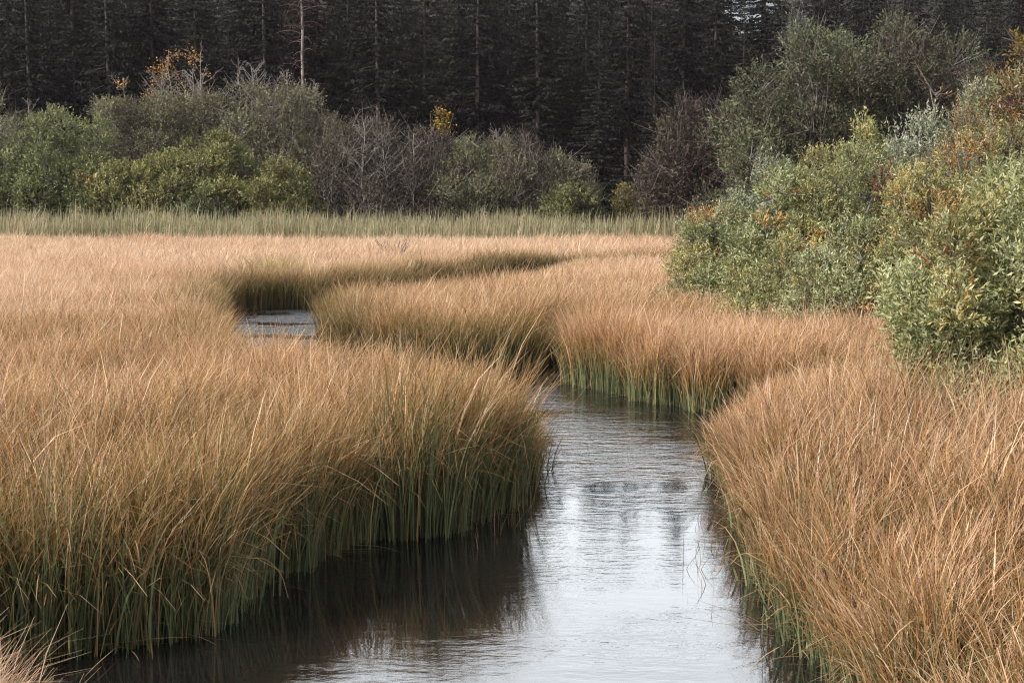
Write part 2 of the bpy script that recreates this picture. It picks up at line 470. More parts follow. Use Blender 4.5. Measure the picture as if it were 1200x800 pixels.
    if edgeolive:
        e4 = (np.exp(-np.maximum(-sdb, 0) / 0.20) * edgeolive)[:, None, None]
        col = col * (1 - e4) + np.array([0.20, 0.14, 0.05]) * (0.5 + 0.8 * tt) * e4
    strawb = dead[:, None, None] * np.clip(1 - tt * 1.6, 0, 1)
    col = col * (1 - strawb) + np.array([0.34, 0.22, 0.11]) * strawb
    col = np.clip(col * (1 + r.normal(0, 0.20 * rough, (n, 1, 1)) + cb[idx][:, None, None]), 0.01, 0.9)
    C = np.repeat(col[:, :, None, :], 2, 2)
    o = obj(name, raw_mesh(name, V, strip_faces(n, nseg), C, M_GRASS))
    tag(o, label, 'grass', kind='stuff')
    print(name, n)
    return o

LEFT = lambda x, y: (x < np.interp(y, [-14, 5, 16, 20, 30, 34, 38, 44, 46.3, 47], [0.3, 0.3, 0.8, -1.2, -4.8, -3.2, -1.5, 0.4, 3, 60]))
RIGHT = lambda x, y: ~LEFT(x, y)

TIP = lambda x, y: np.clip((y - 11.2) / 1.5, 0, 1) * np.clip((x + 2.0) / 1.5, 0, 1)
sedge('sedge_grass', 'tall tan sedge with green stems crowding the left bank in front', 11, (-7.5, 0.6), (6.2, 12.5), 0, 1900, 5, 0.0108, hmean=0.93, green=0.66, per=(50, 140), region=LEFT, pink=0.45, pale=0.12, taper=0.35, taper_in=TIP, outlean=0.30, edgegreen=0.36, stiff=0.6)
sedge('sedge_grass', 'pale dry sedge tuft at the lower left corner', 12, (-4.5, -1.2), (2.0, 6.8), 0, 2300, 5, 0.007, hmean=0.66, green=0.15, pale=0.25, region=lambda x, y: LEFT(x, y) & (y + 0.3 * x < 6.05))
sedge('sedge_grass', 'reddish tan sedge hanging over the right bank in front', 13, (1.4, 8.6), (3.5, 13.2), 0, 1750, 5, 0.0102, hmean=0.88, green=0.56, pale=0.12, rust=0.28, outlean=0.6, region=RIGHT, taper=0.36, edgegreen=0.15, pink=0.35, per=(50, 120), stiff=0.8)
sedge('sedge_grass', 'tan sedge on the left marsh before the upper bend', 14, (-12, 0.6), (12.3, 21.5), 0, 1250, 4, 0.0115, hmean=0.82, green=0.58, per=(50, 130), region=LEFT, pink=0.6, taper=0.42, taper_in=TIP, outlean=0.35, stiff=0.7, edgegreen=0.25, rough=0.8)
sedge('sedge_grass', 'tan sedge on the right bank before the willows', 15, (0.8, 11.5), (13.0, 21.5), 0, 1300, 4, 0.0115, hmean=0.88, green=0.38, per=(50, 130), region=RIGHT, taper=0.5, taper_in=lambda x, y: (y < 16.6) * 1.0, edgegreen=0.2, stiff=0.7, rough=0.8)
sedge('sedge_grass', 'golden sedge on the tongue of land between the two bends', 16, (-4, 12), (19.8, 32), 0, 850, 4, 0.0145, hmean=0.80, green=0.45, clump_r=0.18, region=RIGHT, edgegreen=0.45, pink=0.5, rough=0.7, stiff=0.8, taper=0.4, taper_in=lambda x, y: (y > 27) * 1.0, edgeolive=0.4)
sedge('sedge_grass', 'pale sedge across the left field', 17, (-18, 2), (21.3, 38), 0, 650, 3, 0.0165, hmean=0.82, green=0.2, pale=0.42, clump_r=0.2, region=LEFT, edgegreen=0.75, rough=0.5, edgeolive=0.8, stiff=0.6)
sedge('sedge_grass', 'pinkish sedge of the far field behind the tongue of land', 18, (-2, 26), (31.8, 50), 0, 480, 3, 0.021, hmean=0.72, green=0.2, pale=0.3, clump_r=0.25, region=RIGHT, edgegreen=0.6, rough=0.5, taper=0.45)
sedge('sedge_grass', 'pale far sedge field reaching to the reeds', 19, (-32, 32), (38, 66), 0, 300, 3, 0.025, hmean=0.82, green=0.12, pale=0.5, clump_r=0.3, region=LEFT, edgegreen=0.8, rough=0.4, edgeolive=0.75, taper=0.2, stiff=0.5)

# reed belt behind the field
def reeds():
    r = rs(31)
    n = 42000
    y = r.uniform(62.5, 69.5, n); x = r.uniform(-36, 36, n)
    k = x < 13.5 + (y - 62) * 0.3; x, y = x[k], y[k]; n = len(x)
    gl = noise(x, y, 3.5, 2)
    length = (0.95 + 0.55 * gl + 0.35 * noise(x, y, 0.9, 3)) * np.clip(r.normal(1, 0.20, n), 0.4, 1.6)
    y = y - 3.0 * noise(x, x * 0, 4.5, 1) * noise(x, x * 0, 0.9, 2)
    a = r.uniform(0, 2 * np.pi, n); lean = np.abs(r.normal(0.05, 0.12, n))
    V, t = strips(np.stack([x, y, 0.12 + hill(x, y)], 1), np.stack([np.cos(a) * 0.6 + 0.4, np.sin(a)], 1), lean, lean * 2 + 0.05, length,
                  r.uniform(0.025, 0.06, n), 3, r.uniform(-0.7, 0.7, n))
    g1 = np.array([0.16, 0.20, 0.085]); g2 = np.array([0.36, 0.36, 0.19]); b = np.array([0.50, 0.41, 0.27])
    c = g1 + (g2 - g1) * r.random((n, 1))
    br = r.random(n) < 0.28 + 0.25 * (noise(x, y, 6, 5) - 0.4); c[br] = b * r.uniform(0.7, 1.1, (br.sum(), 1))
    tt = t[None, :, None]
    col = c[:, None] * (1 - 0.35 * tt) + b * 0.35 * tt + np.zeros((n, 4, 1))
    C = np.repeat(col[:, :, None, :], 2, 2)
    o = obj('reeds', raw_mesh('reeds', V, strip_faces(n, 3), C, M_REED))
    tag(o, 'belt of grey green reeds between the field and the shrubs', 'reeds', kind='stuff')
reeds()

# ------------------------------------------------------------------ shrubs and trees
def leaves(pos, dirn, length, width, r, col, up=None):
    """one folded four-cornered leaf each: pos root, dirn unit direction"""
    n = len(pos)
    rv = unit(r.normal(0, 1, (n, 3)) + (up if up is not None else 0))
    s = unit(np.cross(dirn, rv)); nrm = np.cross(s, dirn)
    l = length[:, None]; w = width[:, None]
    a = pos; b = pos + dirn * l * 0.45 + s * w * 0.5 + nrm * w * 0.15
    c = pos + dirn * l - nrm * l * 0.08; d = pos + dirn * l * 0.45 - s * w * 0.5 + nrm * w * 0.15
    V = np.stack([a, b, c, d], 1)
    F = np.arange(n * 4).reshape(n, 4)
    C = np.repeat(col[:, None], 4, 1)
    return V.reshape(-1, 3), F, C.reshape(-1, 3)

def pick_cols(r, n, pal, w=None):
    pal = np.array(pal)
    c = pal[r.choice(len(pal), n, p=w)]
    return np.clip(c * (1 + r.normal(0, 0.16, (n, 1))) , 0.008, 0.9)

def lobes_for(r, hw, hd, h, n, low=0.15):
    """lobe centres and radii filling a dome hw x hd x h"""
    out = []
    m = min(hw, hd, h)
    for i in range(n):
        a = r.uniform(0, 2 * np.pi)
        e = math.asin(r.uniform(low * 0.6, 1.0)) if i > 3 else r.uniform(1.25, 1.57)
        rad = r.uniform(0.12, 0.28) * m
        if i < 4: rad *= 0.75
        wob = r.uniform(0.68, 1.08) if i > 2 else 1.0
        ce = math.cos(e) ** 0.75; se = math.sin(e) ** 0.9
        out.append((math.cos(a) * ce * (hw * wob - rad), math.sin(a) * ce * (hd * wob - rad), se * (h * wob - rad) + 0.0, rad))
    for i in range(5):
        a = r.uniform(0, 2 * np.pi)
        out.append((math.cos(a) * hw * 0.4, math.sin(a) * hd * 0.4, h * r.uniform(0.25, 0.55), m * 0.38))
    return np.array(out)

def build_shrub(r, hw, hd, h, nlobe, nshoot, per, leaf, pal, palw=None, shoot=(0.25, 0.5), patches=None, bark=M_BARK, lmat=M_LEAF, lw=0.28,
                stems=9, stem_r=0.035, upb=0.8, bare=0, bare_col=(0.3, 0.27, 0.25), droop=0.0, barew=0.012, spikes=0, low=0.1):
    lob = lobes_for(r, hw, hd, h, nlobe, low)
    w = lob[:, 3] ** 2; w /= w.sum()
    li = r.choice(len(lob), nshoot, p=w)
    nv = unit(r.normal(0, 1, (nshoot, 3)) + np.array([0, 0, 0.25]))
    rad = lob[li, 3] * (1 - np.abs(r.normal(0, 0.16, nshoot)))
    p = lob[li, :3] + nv * rad[:, None]
    k = (p[:, 2] > 0.02 * h)
    # thin out what lies deep inside another lobe
    for j in range(len(lob)):
        dd = np.linalg.norm(p - lob[j, :3], axis=1)
        k &= ~((dd < lob[j, 3] * 0.66) & (li != j) & (r.random(nshoot) < 0.8))
    p, nv, li = p[k], nv[k], li[k]; ns = len(p)
    d = unit(nv * 0.75 + np.array([0, 0, upb]) + r.normal(0, 0.25, (ns, 3)))
    sl = r.uniform(*shoot, ns)
    if spikes:
        q = np.argsort(-(p[:, 2] + r.normal(0, h * 0.08, ns)))[:spikes]
        sl[q] *= 1.9; d[q] = unit(d[q] * 0.5 + np.array([0, 0, 1.0]))
    lobe_tint = r.normal(0, 0.22, len(lob))
    base = pick_cols(r, len(lob), pal, palw)
    # a leaf on a shoot
    m = per
    tt = (np.arange(m)[None] + r.random((ns, m))) / m
    lp = p[:, None] + d[:, None] * (tt * sl[:, None])[..., None]
    ld = unit(d[:, None] * r.uniform(0.35, 1.1, (ns, m, 1)) + unit(r.normal(0, 1, (ns, m, 3))) * 0.75 - np.array([0, 0, droop]))
    lc = pick_cols(r, ns, pal, palw) * 0.45 + base[li] * 0.55 * (1 + lobe_tint[li][:, None])
    if patches:
        for (c, rr, pc, prob) in patches:
            q = (np.linalg.norm((p - np.array(c)) / rr, axis=1) < 1) & (r.random(ns) < prob)
            lc[q] = pick_cols(r, q.sum(), pc)
    lc = np.clip(lc[:, None] * (1 + r.normal(0, 0.14, (ns, m, 1))), 0.008, 0.85)
    nl = ns * m
    ll = leaf * r.uniform(0.6, 1.25, nl)
    V, F, C = leaves(lp.reshape(-1, 3), ld.reshape(-1, 3), ll, ll * lw * r.uniform(0.8, 1.2, nl), r, lc.reshape(-1, 3))
    fol = raw_mesh('foliage', V, F, C, lmat)
    # branches: stems from the root into the lobes, then twigs into shoots
    paths, rads = [], []
    tips = lob[r.permutation(len(lob))[:max(stems, 3)], :3]
    for tpt in tips:
        b0 = np.array([r.normal(0, 0.12) * hw * 0.6, r.normal(0, 0.12) * hd * 0.6, -0.15])
        mid = b0 + (tpt - b0) * 0.5 + np.array([0, 0, 0.12 * h]) + r.normal(0, 0.04 * h, 3)
        s = np.linspace(0, 1, 7)[:, None]
        q = (1 - s) ** 2 * b0 + 2 * s * (1 - s) * mid + s * s * tpt
        q[1:-1] += r.normal(0, 0.012 * h, (5, 3))
        paths.append(q); rads.append(np.linspace(stem_r, stem_r * 0.35, 7) * r.uniform(0.7, 1.2))
    TV, TF = tubes(paths, rads, 6)
    parts = [(TV, TF, np.array([0.2, 0.18, 0.16]))]
    sel = r.permutation(ns)[:min(ns, 900)]
    a = lob[li[sel], :3]; b = p[sel] + d[sel] * sl[sel][:, None] * 0.8
    mm = (a + b) / 2 + r.normal(0, 0.04, a.shape)
    tw = 0.010 * np.ones(len(sel)) * (1 if leaf < 0.1 else 1.6)
    sd_ = unit(np.cross(b - a, r.normal(0, 1, a.shape)))[:, None]
    c3 = np.stack([a, mm, b], 1); ww = (np.array([1.0, 0.8, 0.4])[None, :] * tw[:, None])[..., None]
    TW = np.stack([c3 - sd_ * ww, c3 + sd_ * ww], 2)
    parts.append((TW.reshape(-1, 3), strip_faces(len(sel), 2), np.array([0.2, 0.18, 0.16])))
    if bare:
        # bare twigs poking out of the crown
        q = r.choice(ns, bare)
        a = p[q]; dd = unit(d[q] + r.normal(0, 0.35, (bare, 3))); ln = sl[q] * r.uniform(0.8, 2.4, bare)
        c3 = np.stack([a - dd * ln[:, None] * 0.6, a + dd * ln[:, None] * 0.3 + r.normal(0, 0.05, a.shape), a + dd * ln[:, None] + r.normal(0, 0.10, a.shape) + [0, 0, 0.05]], 1)
        sd_ = unit(np.cross(dd, r.normal(0, 1, a.shape)))[:, None]
        ww = (np.array([1.0, 0.75, 0.35])[None, :] * (barew * r.uniform(0.5, 1.4, bare))[:, None])[..., None]
        TW = np.stack([c3 - sd_ * ww, c3 + sd_ * ww], 2)
        parts.append((TW.reshape(-1, 3), strip_faces(bare, 2), np.array(bare_col)))
    V, F, C = merge(parts)
    br = raw_mesh('branches', V, F, C, M_TWIG)
    return fol, br

def twig_mat():
    m, nt, out = new_mat('twig_bark')
    N = nt.nodes.new; l = nt.links.new
    a = N('ShaderNodeAttribute'); a.attribute_name = 'tint'
    tc = N('ShaderNodeTexCoord'); n = N('ShaderNodeTexNoise'); n.inputs['Scale'].default_value = 7; n.inputs['Detail'].default_value = 4
    mr = N('ShaderNodeMapRange'); mr.inputs[1].default_value = 0.3; mr.inputs[2].default_value = 0.7; mr.inputs[3].default_value = 0.6; mr.inputs[4].default_value = 1.25
    v = N('ShaderNodeVectorMath'); v.operation = 'SCALE'
    p = N('ShaderNodeBsdfPrincipled'); p.inputs['Roughness'].default_value = 0.85
    l(tc.outputs['Object'], n.inputs['Vector']); l(n.outputs['Fac'], mr.inputs[0]); l(a.outputs['Color'], v.inputs[0]); l(mr.outputs[0], v.inputs['Scale'])
    l(v.outputs[0], p.inputs['Base Color']); l(p.outputs[0], out.inputs[0])
    return m
M_TWIG = twig_mat()

def shrub(label, px, d, toppy, hwpx, seed, name='willow_shrub', cat='shrub', group=None, hd=None, sink=0.0, **kw):
    x = pxX(px, d); gz_ = float(ground_z(np.array([x]), np.array([float(d)]))[0])
    gz_ = max(gz_, 0.1)
    h = topz(toppy, d) - gz_
    wide = {G: 1.2, G3_: 1.55, G4_: 1.5, 'trees behind the thicket': 1.35}.get(group, 1.15)
    if group == G: kw['nshoot'] = int(kw['nshoot'] * 1.4); kw['per'] = 14; kw['shoot'] = (0.12, 0.33)
    if group == G:       # a few sprigs have turned already
        q = rs(seed + 900); hh = topz(toppy, d)
        kw['patches'] = (kw.get('patches') or []) + [((q.uniform(-1, 1) * hwpx / FPX * d, -q.uniform(0, 0.9) * hwpx / FPX * d, q.uniform(0.3, 1.0) * hh), q.uniform(0.15, 0.4), [ORG, YG, RUS, ORG][k_ % 4], 0.55) for k_ in range(9)]
    kw['nlobe'] = int(kw['nlobe'] * 1.3)
    hw = hwpx * wide / FPX * d
    kw['nshoot'] = int(kw['nshoot'] * wide)
    r = rs(seed)
    e = empty(name, (x, d, gz_))
    tag(e, label, cat, group)
    f, b = build_shrub(r, hw, hd or hw * 0.85, h, **kw)
    obj('foliage', f, e); obj('branches', b, e)
    return e

# --- willow thicket on the right
G = 'willow shrubs on the right bank'
G3_ = 'green shrubs behind the reeds'; G4_ = 'grey twiggy shrubs in front of the forest'
SG = [(0.32, 0.352, 0.162), (0.416, 0.449, 0.23), (0.216, 0.246, 0.102), (0.528, 0.554, 0.34), (0.48, 0.405, 0.153)]
SW = [0.33, 0.24, 0.23, 0.10, 0.10]
YG = [(0.3, 0.33, 0.15), (0.484, 0.422, 0.172), (0.272, 0.281, 0.109), (0.499, 0.364, 0.133), (0.189, 0.207, 0.078)]
YW = [0.3, 0.22, 0.26, 0.10, 0.12]
SIL = [(0.281, 0.304, 0.202), (0.374, 0.396, 0.29), (0.187, 0.211, 0.114)]
RUS = [(0.26, 0.10, 0.04), (0.34, 0.15, 0.05), (0.17, 0.07, 0.04), (0.38, 0.24, 0.09)]
ORG = [(0.52, 0.30, 0.09), (0.44, 0.21, 0.06), (0.5, 0.36, 0.14)]
G = 'willow shrubs on the right bank'
W = dict(nlobe=48, nshoot=3600, per=13, leaf=0.085, pal=SG, palw=SW)
shrub('nearest silvery green willow with large leaves at the right edge of the photo', 1192, 12.9, 236, 138, 41, group=G, **{**W, 'nshoot': 6200, 'leaf': 0.068, 'nlobe': 40,
      'shoot': (0.2, 0.42), 'patches': [((-0.5, -1.0, 1.4), 0.5, YG, 0.6)], 'pal': SG + YG[:2], 'palw': None})
shrub('low willow with silvery leaves touching the right frame edge behind the nearest willow', 1215, 17.5, 190, 130, 42, group=G, **{**W, 'pal': SG, 'nshoot': 3000})
shrub('willow forming the left tip of the right thicket', 850, 25.5, 246, 64, 43, group=G, **{**W, 'nshoot': 2400, 'leaf': 0.062, 'nlobe': 26})
shrub('rounded green willow second from the left tip of the right thicket', 915, 24, 210, 78, 44, group=G, **{**W, 'nshoot': 3000, 'leaf': 0.10})
shrub('yellowish willow behind the low dark one in the right thicket', 985, 24, 178, 84, 45, group=G, **{**W, 'pal': YG, 'palw': YW, 'nshoot': 3000, 'leaf': 0.062,
      'patches': [((0.9, -0.5, 2.6), 0.55, RUS, 0.85)]})
shrub('low willow with dark green hollows at the foot of the right thicket', 925, 21.8, 285, 70, 46, group=G, **{**W, 'nshoot': 2200, 'pal': YG, 'palw': YW, 'leaf': 0.06, 'nlobe': 24})
shrub('low green willow beside an orange sprig at the foot of the right thicket', 1010, 20.6, 268, 74, 47, group=G, **{**W, 'nshoot': 2500, 'leaf': 0.062,
      'patches': [((-0.1, -1.0, 0.75), 0.33, ORG, 0.8)]})
shrub('willow with golden tips in the middle of the right thicket', 1085, 20.5, 208, 88, 48, group=G, **{**W, 'patches': [((0.2, -0.7, 2.3), 0.35, ORG, 0.8)], 'pal': YG, 'palw': YW, 'nshoot': 3200, 'leaf': 0.062})
shrub('tall silvery willow with upright shoots rising above the right thicket', 1085, 27.5, 150, 66, 49, group=G, **{**W, 'pal': SIL, 'palw': None, 'nshoot': 2600, 'leaf': 0.085, 'spikes': 120})
shrub('silvery willow with upright shoots at the back of the thicket tip', 890, 28.5, 205, 60, 50, group=G, **{**W, 'pal': SIL, 'palw': None, 'nshoot': 1900, 'leaf': 0.085, 'spikes': 100, 'nlobe': 20})
shrub('green willow with upright shoots between the two silvery ones', 1010, 28, 172, 60, 51, group=G, **{**W, 'nshoot': 2300, 'leaf': 0.085, 'spikes': 100})
shrub('golden willow under the rust red shrubs at the right', 1160, 22.5, 156, 84, 52, group=G, **{**W, 'patches': [((-0.5, -0.5, 3.0), 0.55, RUS, 0.8), ((0.3, -0.8, 2.5), 0.4, RUS, 0.7)], 'pal': YG, 'palw': YW, 'nshoot': 3000, 'leaf': 0.065})
G2 = 'rust coloured shrubs at the right edge'
shrub('rust red shrub with orange leaves above the golden willow', 1120, 26, 138, 60, 53, 'autumn_shrub', group=G2, **{**W, 'pal': RUS + [SG[0], SG[2], YG[2]], 'palw': None, 'nshoot': 1900, 'leaf': 0.062, 'nlobe': 22})
shrub('tall rust and green shrub cut by the right frame edge', 1195, 27, 98, 70, 54, 'autumn_shrub', group=G2, **{**W, 'pal': RUS[:3] + SG[:3] + [YG[2]], 'palw': None, 'nshoot': 2900, 'leaf': 0.105})
shrub('silvery shrub beside the tall rust one at the top of the thicket', 1140, 29.5, 122, 48, 55, group=G, **{**W, 'pal': SIL + [ORG[2]], 'palw': None, 'nshoot': 2000, 'leaf': 0.085, 'spikes': 90, 'nlobe': 24})
shrub('sparse shrub with a few orange leaves against the dark tree', 1088, 32, 98, 26, 56, 'autumn_shrub', group=G2, **{**W, 'pal': ORG + RUS[:2], 'palw': None, 'nshoot': 45, 'per': 7, 'leaf': 0.085, 'nlobe': 14, 'bare': 90, 'bare_col': (0.12, 0.09, 0.08)})
# thicket goes on beyond the right frame edge
shrub('golden willow just past the right frame edge', 1300, 19.5, 170, 110, 57, group=G, **{**W, 'pal': YG, 'palw': YW, 'nshoot': 2300})

# --- trees in the middle distance on the right
DK = [(0.12, 0.14, 0.075), (0.17, 0.19, 0.11), (0.075, 0.085, 0.05), (0.12, 0.10, 0.07)]
BRN = [(0.085, 0.065, 0.055), (0.12, 0.092, 0.075), (0.06, 0.046, 0.043), (0.10, 0.095, 0.06)]
GRY = [(0.20, 0.20, 0.11), (0.28, 0.28, 0.17), (0.13, 0.12, 0.075), (0.19, 0.165, 0.11)]
T = dict(nlobe=60, nshoot=6000, per=9, leaf=0.20, lmat=M_FARLEAF, shoot=(0.4, 0.9), stems=16, stem_r=0.10, lw=0.32, low=0.12, bare=900, bare_col=(0.13, 0.105, 0.095), barew=0.016)
shrub('big grey green tree behind the thicket, its left half greenest', 948, 60, 46, 96, 61, 'broadleaf_tree', 'tree', 'trees behind the thicket', **{**T, 'pal': DK})
shrub('big brown twiggy tree behind the thicket, right of the grey green one', 1050, 62, 34, 98, 62, 'broadleaf_tree', 'tree', 'trees behind the thicket', **{**T, 'pal': BRN + DK[:1], 'bare': 1600})
shrub('rounded brown tree at the left of the big ones', 820, 67, 126, 62, 63, 'broadleaf_tree', 'tree', 'trees behind the thicket', **{**T, 'pal': BRN, 'nshoot': 4200, 'bare': 1600})
shrub('lower brown tree between the rounded one and the big grey green one', 895, 64, 120, 48, 64, 'broadleaf_tree', 'tree', 'trees behind the thicket', **{**T, 'pal': BRN, 'nshoot': 2600, 'nlobe': 26})
shrub('small pale grey tree poking out above the big grey green one', 926, 84, 8, 19, 65, 'broadleaf_tree', 'tree', **{**T, 'pal': [(0.16, 0.17, 0.15), (0.22, 0.23, 0.20)], 'nshoot': 2200, 'nlobe': 30, 'bare': 200, 'hd': 1.2})
shrub('yellow ochre tree cut by the right frame edge', 1196, 46, 55, 44, 66, 'broadleaf_tree', 'tree', **{**T, 'pal': [(0.30, 0.20, 0.05), (0.22, 0.16, 0.05), (0.15, 0.12, 0.05)], 'nshoot': 2400, 'nlobe': 30, 'leaf': 0.15, 'bare': 300})
shrub('dark brown tree behind the yellow ochre one', 1150, 68, 95, 50, 67, 'broadleaf_tree', 'tree', 'trees behind the thicket', **{**T, 'pal': BRN, 'nshoot': 2600, 'nlobe': 26})

# --- shrubs behind the reeds
GRN = [(0.20, 0.23, 0.10), (0.33, 0.35, 0.18), (0.11, 0.13, 0.06)]
LIM = [(0.294, 0.285, 0.114), (0.212, 0.218, 0.085), (0.423, 0.389, 0.18), (0.12, 0.133, 0.057)]
G3 = 'green shrubs behind the reeds'
S = dict(nlobe=40, nshoot=3600, per=9, leaf=0.17, lmat=M_FARLEAF, shoot=(0.25, 0.6), stems=10, stem_r=0.06, lw=0.36, low=0.08)
shrub('large dome of dark green leaves at the left frame edge behind the reeds', 78, 72, 138, 58, 71, 'green_shrub', group=G3, **{**S, 'pal': GRN, 'nshoot': 4600})
shrub('dark green shrub cut by the left frame edge', 12, 71.5, 178, 40, 72, 'green_shrub', group=G3, **{**S, 'pal': GRN})
shrub('yellow green shrub with an orange left side', 130, 71, 192, 40, 73, 'green_shrub', group=G3, **{**S, 'pal': LIM, 'patches': [((-1.1, -0.8, 3.2), 0.9, [(0.38, 0.22, 0.07), (0.3, 0.2, 0.08)], 0.7)], 'nshoot': 2600})
shrub('lime green shrub in the middle of the left shrubs', 195, 71.5, 184, 44, 74, 'green_shrub', group=G3, **{**S, 'pal': LIM, 'nshoot': 2900})
shrub('tall yellow green shrub rising above the lime one', 256, 72.5, 163, 42, 75, 'green_shrub', group=G3, **{**S, 'pal': LIM + GRN[:1]})
shrub('pointed yellow green shrub at the right end of the green ones', 326, 71, 192, 34, 76, 'green_shrub', group=G3, **{**S, 'pal': LIM, 'nshoot': 2400})
shrub('low leafy green shrub at the foot of the tall yellow green one', 240, 70.3, 222, 30, 77, 'green_shrub', group=G3, **{**S, 'pal': GRN, 'nshoot': 1700, 'nlobe': 22})
shrub('small rounded green shrub alone behind the reeds at the centre', 668, 70.5, 223, 34, 78, 'green_shrub', group=G3, **{**S, 'pal': [(0.13, 0.14, 0.06), (0.20, 0.20, 0.09), (0.08, 0.09, 0.04)], 'nshoot': 2000, 'nlobe': 24})
shrub('low yellow leaved shrub under the dark spruces', 745, 71, 224, 26, 79, 'green_shrub', group=G3, **{**S, 'pal': [(0.26, 0.22, 0.07), (0.14, 0.12, 0.05)], 'nshoot': 900, 'nlobe': 16})
G4 = 'grey twiggy shrubs in front of the forest'
Q = dict(nlobe=40, nshoot=3300, per=8, leaf=0.16, lmat=M_FARLEAF, shoot=(0.3, 0.8), stems=12, stem_r=0.05, lw=0.34, low=0.1, bare=1100, bare_col=(0.26, 0.23, 0.195), barew=0.013)
grey = [('grey shrub cut by the left frame edge behind the dark green one', 5, 78, 120, 40, GRY),
        ('grey olive shrub just right of the dark green dome', 150, 77, 126, 44, GRY),
        ('grey olive shrub under the bare orange flecked trees', 212, 78, 112, 46, GRY),
        ('tall grey green shrub right of the bare orange flecked trees', 285, 78, 106, 48, GRY),
        ('widest grey green shrub above the pointed yellow green one', 345, 77, 112, 48, GRY),
        ('brown grey shrub at the right end of the tall grey ones', 392, 76, 150, 36, BRN + GRY[:1]),
        ('brown twiggy shrub with pale stems left of the centre', 440, 75, 150, 52, BRN),
        ('purplish brown twiggy shrub at the centre of the shrub belt', 492, 75, 160, 50, BRN),
        ('grey shrub with light green top leaves right of the pale stems', 548, 75, 166, 50, GRY + GRN[:1]),
        ('thin grey shrub with upward twigs against the dark forest', 602, 76, 163, 42, BRN + GRY[:1]),
        ('small light leaved shrub beside the dark spruces', 650, 76, 188, 36, GRY)]
for i, (lab, px, d, ty, hwp, pal) in enumerate(grey):
    shrub(lab, px, d, ty, hwp, 90 + i, 'twiggy_shrub', group=G4, **{**Q, 'pal': pal, 'nshoot': int(Q['nshoot'] * hwp / 42 * (0.62 if pal[0] == BRN[0] else 1))})

# --- bare pale trees
def bare_tree(label, px, d, toppy, seed, lean=0.0, orange=0, name='bare_tree', mat=None, group='bare trees with pale branches', spread=0.35, col=(0.33, 0.30, 0.28), leafpal=ORG, thick=0.07, nb=16, start=0.35):
    r = rs(seed)
    x = pxX(px, d); g0 = float(ground_z(np.array([x]), np.array([float(d)]))[0])
    h = topz(toppy, d) - g0
    e = empty(name, (x, d, g0)); tag(e, label, 'tree', group)
    s = np.linspace(0, 1, 10)[:, None]
    tr = s * np.array([lean * h, 0, h]) + np.cumsum(r.normal(0, 0.012 * h, (10, 3)) * [1, 1, 0], 0); tr[0] = (0, 0, -0.2)
    V, F = tubes([tr], [np.linspace(thick, 0.018, 10)], 7)
    obj('trunk', raw_mesh('trunk', V, F, np.broadcast_to(col, V.shape), mat or M_TWIG), e)
    paths, rads, tips = [], [], []
    for i in range(nb):
        k = r.uniform(start, 0.97); b = np.array([np.interp(k, s[:, 0], tr[:, j]) for j in range(3)])
        a = r.uniform(0, 2 * np.pi); L_ = h * spread * (1.15 - k) * r.uniform(0.5, 1.1)
        dv = np.array([math.cos(a), math.sin(a), r.uniform(0.3, 1.1)])
        u = np.linspace(0, 1, 5)[:, None]
        p = b + dv * u * L_ + np.array([0, 0, 0.25]) * u ** 2 * L_ + np.cumsum(r.normal(0, 0.03 * L_, (5, 3)), 0) * u
        paths.append(p); rads.append(np.linspace(0.020, 0.010, 5)); tips.append(p)
        for j in range(9):
            q = p[r.integers(1, 5)]; dv2 = unit(dv + r.normal(0, 0.7, 3)); l2 = L_ * r.uniform(0.2, 0.5)
            p2 = q + dv2 * np.linspace(0, 1, 4)[:, None] * l2 + r.normal(0, 0.03 * l2, (4, 3)); p2[0] = q
            paths.append(p2); rads.append(np.linspace(0.011, 0.006, 4)); tips.append(p2)
    V, F = tubes(paths, rads, 4)
    obj('branches', raw_mesh('branches', V, F, np.broadcast_to(np.array(col) * 0.85, V.shape), M_TWIG), e)
    if orange:
        tp = np.concatenate(tips); c = tp[r.choice(len(tp), max(3, orange // 45))]
        pos = c[r.choice(len(c), orange)] + r.normal(0, 0.22, (orange, 3))
        ll = r.uniform(0.08, 0.17, orange)
        V, F, C = leaves(pos, unit(r.normal(0, 1, (orange, 3))), ll, ll * 0.6, r, pick_cols(r, orange, leafpal))
        obj('leaves', raw_mesh('leaves', V, F, C, M_FARLEAF), e)
    return e
bare_tree('bare pale tree with an orange clump of leaves at its top', 213, 80, 62, 120, orange=900, lean=-0.03)
bare_tree('bare pale tree with orange leaves halfway up, right of the orange topped one', 250, 80, 66, 121, orange=600, nb=22)
bare_tree('thin bare tree without leaves right of the two orange flecked ones', 282, 81, 74, 122, nb=14, thick=0.05)
bare_tree('leaning bare tree above the grey olive shrub', 172, 80, 92, 123, lean=-0.16, orange=260, nb=14)
bare_tree('low bare grey tree right of the thin leafless one', 312, 79, 86, 124, nb=20, thick=0.05)
bare_tree('bare grey tree above the right end of the tall grey shrubs', 366, 79, 100, 128, nb=18, thick=0.05)
bare_tree('short pale stemmed tree at the left of the brown shrubs', 436, 74, 140, 125, nb=22, start=0.4, thick=0.045)
bare_tree('short pale stemmed tree at the centre of the brown shrubs', 452, 74, 150, 126, nb=16, start=0.4, thick=0.04)
bare_tree('short pale stemmed tree right of the other two pale stems', 488, 74, 158, 127, nb=16, start=0.4, thick=0.04)
bare_tree('thin bare sapling at the far left behind the dark green dome', 40, 79, 118, 132, nb=16, thick=0.05)
